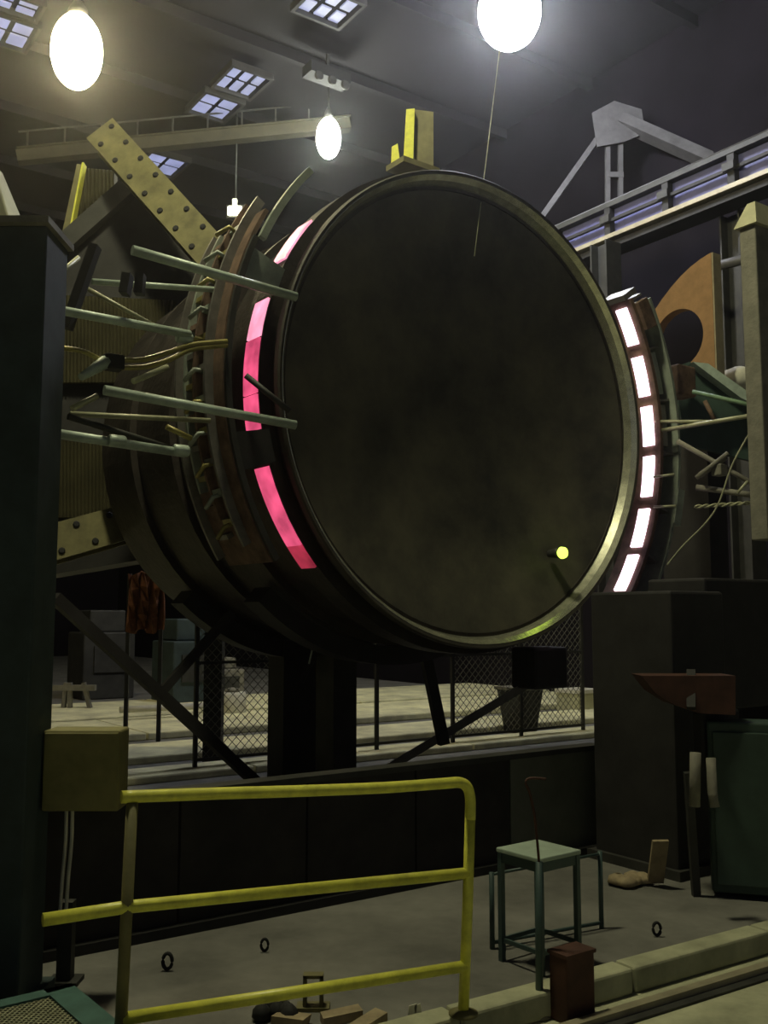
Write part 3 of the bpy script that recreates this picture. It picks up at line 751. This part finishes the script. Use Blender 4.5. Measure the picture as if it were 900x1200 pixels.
# ------------------------------------------------------------------ yellow railing
t = thing('yellow_railing', 'bright yellow tubular guard railing in the foreground', 'railing', fl(543, 1185))
YL, YR = 3.62, 4.18
rr = 0.0225
def RL(px, py): return at(px, py, YL + (YR - YL) * (px - 148) / (546 - 148))
TR = RL(551, 919)
pts = [RL(142, 934), RL(250, 930), RL(350, 927), RL(450, 923), RL(520, 918), RL(538, 917), RL(547, 922), RL(551, 935), RL(551, 960)]
obj('top_rail', mk(tube, bez(pts, 6), rr, 14), M_yel, t)
bot = RL(543, 1186)
obj('post', mk(tube, [RL(551, 955), RL(548, 1060), bot], rr * 0.98, 14), M_yel, t)
lp0 = RL(155, 940); lp1 = RL(139, 1250)
obj('post', mk(tube, [lp0, lp1], rr * 0.95, 14), M_yelo, t)
obj('middle_rail', mk(tube, [RL(50, 1078), RL(148, 1063), RL(548, 1023)], rr, 14), M_yel, t)
obj('bottom_rail', mk(tube, [RL(143, 1194), RL(546, 1132)], rr, 14), M_yel, t)
for q in (bot, lp1):
    bm = new(); lathe(bm, Vector((q.x, q.y, q.z)), [(0.06, -0.01), (0.06, 0.0), (0.03, 0.012)], 16); obj('foot_plate', bm, M_yelo, t)

# dull yellow box beside the column
bc = at(101, 900, 4.5)
t = thing('electrical_box', 'dull yellow metal box fixed between the column and the railing', 'box', bc - ZZ * 0.19)
bm = new(); boxc(bm, bc, X1, Y1, ZZ, 0.34, 0.16, 0.35); obj('case', bm, M_box, t, bevel=0.01)
bm = new(); boxc(bm, bc - Y1 * 0.085, X1, Y1, ZZ, 0.325, 0.012, 0.33); obj('lid', bm, M_box, t, bevel=0.004)
bm = new(); bar(bm, bc + Vector((-0.1, 0.06, -0.1)), bc + Vector((-0.40, -0.14, -0.1)), 0.04, 0.04); obj('bracket', bm, M_dark2, t)
# thin pale cables and short post beside the column
for dx, lab in ((0, 'left thin pale cable hanging below the yellow box'), (7, 'right thin pale cable hanging below the yellow box')):
    bm = new(); tube(bm, bez([at(78 + dx, 940, 4.5), at(77 + dx, 985, 4.5), at(73 + dx, 1030, 4.5), at(70 + dx, 1075, 4.5)]), 0.008, 6)
    obj('hanging_cable', bm, M_white, label=lab, cat='cable', group='cables below the box')
p = fl(76, 1152)
t = thing('short_post', 'short dark post standing beside the column foot', 'post', p)
bm = new(); boxc(bm, p + ZZ * 0.18, X1, Y1, ZZ, 0.065, 0.06, 0.36); obj('shaft', bm, M_dark2, t)
bm = new(); boxc(bm, p + ZZ * 0.01, X1, Y1, ZZ, 0.14, 0.12, 0.02); obj('foot', bm, M_dark2, t)

# teal grated step, bottom left
t = thing('grated_step', 'teal steel step with a diamond mesh top in the bottom left corner', 'step', fl(85, 1200))
zs = 0.22
a = fl(84, 1152, zs); b = fl(150, 1206, zs); dirr = (b - a).normalized(); back = Vector((-dirr.y, dirr.x, 0))
if back.x > 0: back = -back
la, lb = 0.75, 0.62
for (o, u, v) in ((a, dirr * la, back * 0.11), (a, dirr * 0.07, back * lb), (a + back * (lb - 0.06), dirr * la, back * 0.06), (a + dirr * (la - 0.06), dirr * 0.06, back * lb)):
    bm = new(); boxo(bm, o - ZZ * 0.05, u, v, ZZ * 0.05); obj('frame_bar', bm, M_tealL, t)
for (o, u, v) in ((a, dirr * la, back * 0.02), (a, dirr * 0.02, back * lb), (a + back * (lb - 0.02), dirr * la, back * 0.02)):
    bm = new(); boxo(bm, o - ZZ * (zs + 0.0), u, v, ZZ * (zs - 0.05)); obj('side_plate', bm, M_tealL, t)
bm = new(); Wd, Hd, st = lb - 0.17, la - 0.13, 0.026
o = a + back * 0.11 + dirr * 0.07 - ZZ * 0.012
for sg in (1, -1):
    k = -Hd
    while k < Wd:
        a0 = max(0, k); a1 = min(Wd, k + Hd)
        if a1 - a0 > 0.005:
            z0, z1 = a0 - k, a1 - k
            c0, c1 = (a0, a1) if sg > 0 else (Wd - a0, Wd - a1)
            bar(bm, o + back * c0 + dirr * z0, o + back * c1 + dirr * z1, 0.006, 0.008)
        k += st
obj('diamond_mesh', bm, M_tubeY, t, kind='stuff')
bm = new(); boxo(bm, a + back * 0.03 + dirr * 0.03 - ZZ * 0.09, dirr * (la - 0.06), back * (lb - 0.06), ZZ * 0.02); obj('tray', bm, M_dark2, t)

# ------------------------------------------------------------------ stool, stand, rusty box
c = fl(633, 1128)
t = thing('stool', 'four legged stool with a mint green square seat', 'stool', c)
A = math.radians(38); SX = Vector((math.cos(A), math.sin(A), 0)); SY = Vector((-math.sin(A), math.cos(A), 0))
zs = 0.52; sw = 0.29
bm = new(); boxc(bm, c + ZZ * zs, SX, SY, ZZ, sw, sw, 0.022); obj('seat', bm, M_stool, t, bevel=0.006)
for sx in (-1, 1):
    for sy in (-1, 1):
        p = c + SX * (sx * sw * 0.44) + SY * (sy * sw * 0.44)
        bm = new(); boxo(bm, p - SX * 0.0125 - SY * 0.0125, SX * 0.025, SY * 0.025, ZZ * (zs - 0.01)); obj('leg', bm, M_stoolD, t)
for s in (-1, 1):
    for u, v in ((SX, SY), (SY, SX)):
        bm = new(); boxc(bm, c + v * (s * sw * 0.44) + ZZ * (zs - 0.035), u, v, ZZ, sw * 0.86, 0.015, 0.045); obj('apron', bm, M_stoolD, t)
        bm = new(); boxc(bm, c + v * (s * sw * 0.44) + ZZ * 0.10, u, v, ZZ, sw * 0.86, 0.012, 0.02); obj('stretcher', bm, M_stoolD, t)
p0, p1 = fl(577, 1112), fl(705, 1088)
t = thing('wire_rack', 'thin dark floor rack with two uprights behind the stool', 'rack', (p0 + p1) / 2)
for p, h in ((p0, 0.37), (p1, 0.40)):
    obj('upright', mk(tube, [p, p + ZZ * h], 0.013, 8), M_stoolD, t)
obj('cross_rod', mk(tube, [p0 + ZZ * 0.36, p1 + ZZ * 0.385], 0.008, 8), M_stoolD, t)
obj('cross_rod', mk(tube, [p0 + ZZ * 0.03, p1 + ZZ * 0.03], 0.010, 8), M_stoolD, t)
# slim hook stand
p = fl(632, 1192, -0.09)
t = thing('hook_stand', 'slim upright rod with a hooked top standing before the stool', 'stand', p)
top = at(632, 1010, p.y)
obj('lower_tube', mk(tube, [p, top], 0.017, 10), M_stoolD, t)
q = at(620, 917, p.y)
obj('upper_rod', mk(tube, bez([top - ZZ * 0.02, at(627, 960, p.y), at(621, 930, p.y), at(616, 917, p.y), at(622, 912, p.y), at(640, 913, p.y)], 6), 0.006, 8), M_rust, t)
bm = new(); lathe(bm, p, [(0.05, 0.0), (0.05, 0.01), (0.022, 0.03), (0.020, 0.10)], 14); obj('foot', bm, M_grey, t)
# rusty box
c = fl(685, 1197, -0.09)
t = thing('rusty_box', 'small rust red metal box standing against the kerb by the stool', 'box', c)
bm = new(); boxo(bm, c - HH * 0.10 + ZZ * 0.0, HH * 0.17, BB * 0.11, ZZ * 0.28); obj('case', bm, M_rust, t, bevel=0.008)
bm = new(); boxo(bm, c - HH * 0.105 - BB * 0.006 + ZZ * 0.275, HH * 0.18, BB * 0.12, ZZ * 0.015); obj('lid', bm, M_rust, t)
# scraps on the near floor
def shackle(px, py, lab, s=1.0):
    p = fl(px, py); bm = new()
    pts = [p + Vector((0.022 * s * math.cos(a_), 0, 0.045 * s + 0.035 * s * math.sin(a_))) for a_ in [2 * PI * k / 16 for k in range(17)]]
    tube(bm, pts, 0.009 * s, 6, False)
    obj('shackle', bm, M_black, label=lab, cat='shackle', group='shackles on the floor')
shackle(196, 1138, 'largest dark iron shackle standing on the floor at left', 1.0)
shackle(310, 1116, 'dark iron shackle on the floor behind the railing middle', 0.8)
shackle(770, 1098, 'dark iron shackle on the floor right of the rusty box', 0.9)
p = fl(367, 1182)
t = thing('yellow_bracket', 'small yellow U shaped bracket standing on the floor by the bottom rail', 'bracket', p)
for s in (-1, 1):
    bm = new(); boxc(bm, p + X1 * (s * 0.035) + ZZ * 0.07, X1, Y1, ZZ, 0.015, 0.05, 0.14); obj('cheek', bm, M_yelo, t)
bm = new(); boxc(bm, p + ZZ * 0.135, X1, Y1, ZZ, 0.085, 0.05, 0.014); obj('bridge', bm, M_yelo, t)
bm = new(); boxc(bm, p + ZZ * 0.008, X1, Y1, ZZ, 0.14, 0.08, 0.016); obj('foot', bm, M_yelo, t)
for px, py, m, L, an, lab in ((398, 1196, M_wood, 0.18, 0.5, 'broken wood offcut beside the yellow bracket'), (340, 1200, M_wood, 0.14, -0.3, 'short wood offcut left of the yellow bracket'),
                              (430, 1205, M_wood, 0.2, 1.0, 'wood splinter lying right of the yellow bracket')):
    p = fl(px, py, 0.0) + ZZ * 0.018; u = Vector((math.cos(an), math.sin(an), 0)); v = Vector((-u.y, u.x, 0))
    bm = new(); hexa(bm, [p + u * (s1 * L / 2) + v * (s2 * 0.035) + ZZ * z_ for z_ in (-0.018, 0.018) for s1, s2 in ((-1, -1), (1, -1), (1.15 if z_ > 0 else 1, 1), (-0.8, 1))])
    obj('wood_offcut', bm, m, label=lab, cat='offcut', group='wood scraps')
p = fl(322, 1192); bm = new()
for k in range(7):
    q = p + Vector((random.uniform(-0.07, 0.07), random.uniform(-0.05, 0.05), 0.025)); lathe(bm, q, [(0.01, -0.025), (0.04, -0.01), (0.035, 0.02), (0.01, 0.045)], 7)
obj('black_rag', bm, M_black, label='crumpled black rag on the floor beside the bottom rail', cat='rag')
for px, an, lab in ((478, 0.4, 'left small glass shard glinting on the near floor'), (487, -0.5, 'right small glass shard glinting on the near floor')):
    p = fl(px, 1194); bm = new(); prism(bm, [p, p + Vector((0.03, 0, 0)), p + Vector((0.03 + 0.02 * an, 0, 0.06)), p + Vector((0.01 * an, 0, 0.05))], Vector((0, 0.006, 0)))
    obj('glass_shard', bm, M_white, label=lab, cat='shard', group='shards')

# ------------------------------------------------------------------ clutter behind, lower left and under the drum
p = fl(92, 838)
t = thing('trestle', 'low pale trestle with splayed legs behind the yellow box', 'trestle', p)
s = p.y / FPX
for a, b in (((78, 800), (72, 850)), ((98, 800), (110, 848)), ((82, 800), (82, 850))):
    obj('leg', mk(bar, at(*a, p.y), at(*b, p.y), 0.10, 0.06), M_grey, t)
obj('top_beam', mk(bar, at(60, 806, p.y), at(112, 806, p.y), 0.12, 0.09), M_grey, t)
p = at(172, 740, 13)
t = thing('orange_cover', 'dim orange cloth draped over a rack at lower left', 'cloth', Vector((p.x, p.y, p.z)))
bm = new(); row = []
for k in range(13):
    x = 150 + 42 * k / 12
    row.append([bm.verts.new(at(x + 2 * math.sin(k * 2 + j), 672 + j * 17 + 3 * math.sin(k), 13 + 0.08 * math.sin(k * 1.7 + j))) for j in range(5)])
for a, b in zip(row, row[1:]):
    for j in range(4): bm.faces.new((a[j], b[j], b[j + 1], a[j + 1]))
o = obj('cloth', bm, M_orange, t); sd = o.modifiers.new('solid', 'SOLIDIFY'); sd.thickness = 0.02
for px in (152, 190):
    q = at(px, 672, 13.1); obj('rack_post', mk(bar, Vector((q.x, q.y, 0)), q, 0.05, 0.05), M_dark2, t)
for px, wpx, y0, Y, m, lab in ((120, 60, 715, 20, M_dark2, 'dim dark machine block far back at left'), (215, 50, 725, 18, M_teal, 'dim teal machine block far back beside the orange cloth'),
                               (255, 40, 770, 19, M_grey, 'dim grey crate stack far back behind the mesh fence')):
    c = at(px, y0, Y); wd = wpx * Y / FPX
    t = thing('machine_block', lab, 'machine', Vector((c.x, c.y, 0)), 'far machines')
    bm = new(); hbox(bm, Vector((c.x, c.y, 0)), wd, 1.0, c.z * 0.75); obj('body', bm, m, t, bevel=0.03)
    bm = new(); hbox(bm, Vector((c.x, c.y, c.z * 0.75)), wd * 0.7, 0.7, c.z * 0.25); obj('head', bm, m, t, bevel=0.03)
    bm = new(); boxo(bm, Vector((c.x, c.y, c.z * 0.3)) - BB * 0.54 - HH * wd * 0.3, HH * wd * 0.6, BB * 0.05, ZZ * c.z * 0.3); obj('door', bm, M_dark2, t)
c = fl(272, 842)
t = thing('white_drum_can', 'small pale round canister behind the mesh fence', 'canister', c)
bm = new(); lathe(bm, c, [(0.2, 0), (0.22, 0.03), (0.22, 0.38), (0.2, 0.42)], 18); obj('body', bm, M_white, t)
bm = new(); lathe(bm, c + ZZ * 0.42, [(0.12, 0), (0.12, 0.05), (0.05, 0.07)], 14); obj('lid', bm, M_grey, t)
c = fl(678, 836)
t = thing('white_crate', 'pale crate standing far back beside the black pedestal', 'crate', c)
s = c.y / FPX
bm = new(); hbox(bm, c, 36 * s, 0.5, 24 * s); obj('body', bm, M_pale, t, bevel=0.01)
bm = new(); hbox(bm, c + ZZ * 24 * s, 38 * s, 0.55, 0.06); obj('lid', bm, M_white, t)
c = fl(610, 858)
t = thing('dark_bin', 'dark tapered bin under the right part of the drum', 'bin', c)
s = c.y / FPX
bm = new(); p = c; hexa(bm, [p + v for v in (HH * -0.16 - BB * 0.16, HH * 0.16 - BB * 0.16, HH * 0.16 + BB * 0.16, HH * -0.16 + BB * 0.16)] + [p + ZZ * 0.6 + v for v in (HH * -0.24 - BB * 0.22, HH * 0.24 - BB * 0.22, HH * 0.24 + BB * 0.22, HH * -0.24 + BB * 0.22)]); obj('body', bm, M_dark2, t)
bm = new(); hbox(bm, c + ZZ * 0.6, 0.54, 0.5, 0.04); obj('rim', bm, M_grey, t)
# long pipe rail behind the fence
bm = new(); tube(bm, [fl(140, 852) + ZZ * 0.25, fl(240, 846) + ZZ * 0.25], 0.05, 10)
obj('floor_pipe', bm, M_white, label='pale pipe lying along the slabs behind the yellow box', cat='pipe')

# hanging wire in front of the drum
a = at(556, 300, 7.3); b = at(584, 70, 8.8); d = (b - a); e = a + d * ((RZ - a.z) / d.z)
obj('hanging_wire', mk(tube, [a, b, e], 0.004, 6), M_tubeY, label='thin slanting wire hanging from the roof before the drum', cat='wire')

# ------------------------------------------------------------------ dusty air of the hall
if HAZE > 0:
    m = bpy.data.materials.new('dusty air'); m.use_nodes = True; nt = m.node_tree
    nt.nodes.remove(nt.nodes['Principled BSDF'])
    v = nt.nodes.new('ShaderNodeVolumeScatter'); v.inputs['Density'].default_value = HAZE; v.inputs['Anisotropy'].default_value = 0.9
    nt.links.new(v.outputs[0], nt.nodes['Material Output'].inputs['Volume'])
    bm = new(); boxo(bm, hall(-25, -9, -0.8), HH * (WH + 26), BB * 50.5, ZZ * (RZ + 1.6))
    o = obj('hall_haze', bm, m, label='thin dusty air filling the hall', cat='haze', kind='stuff')
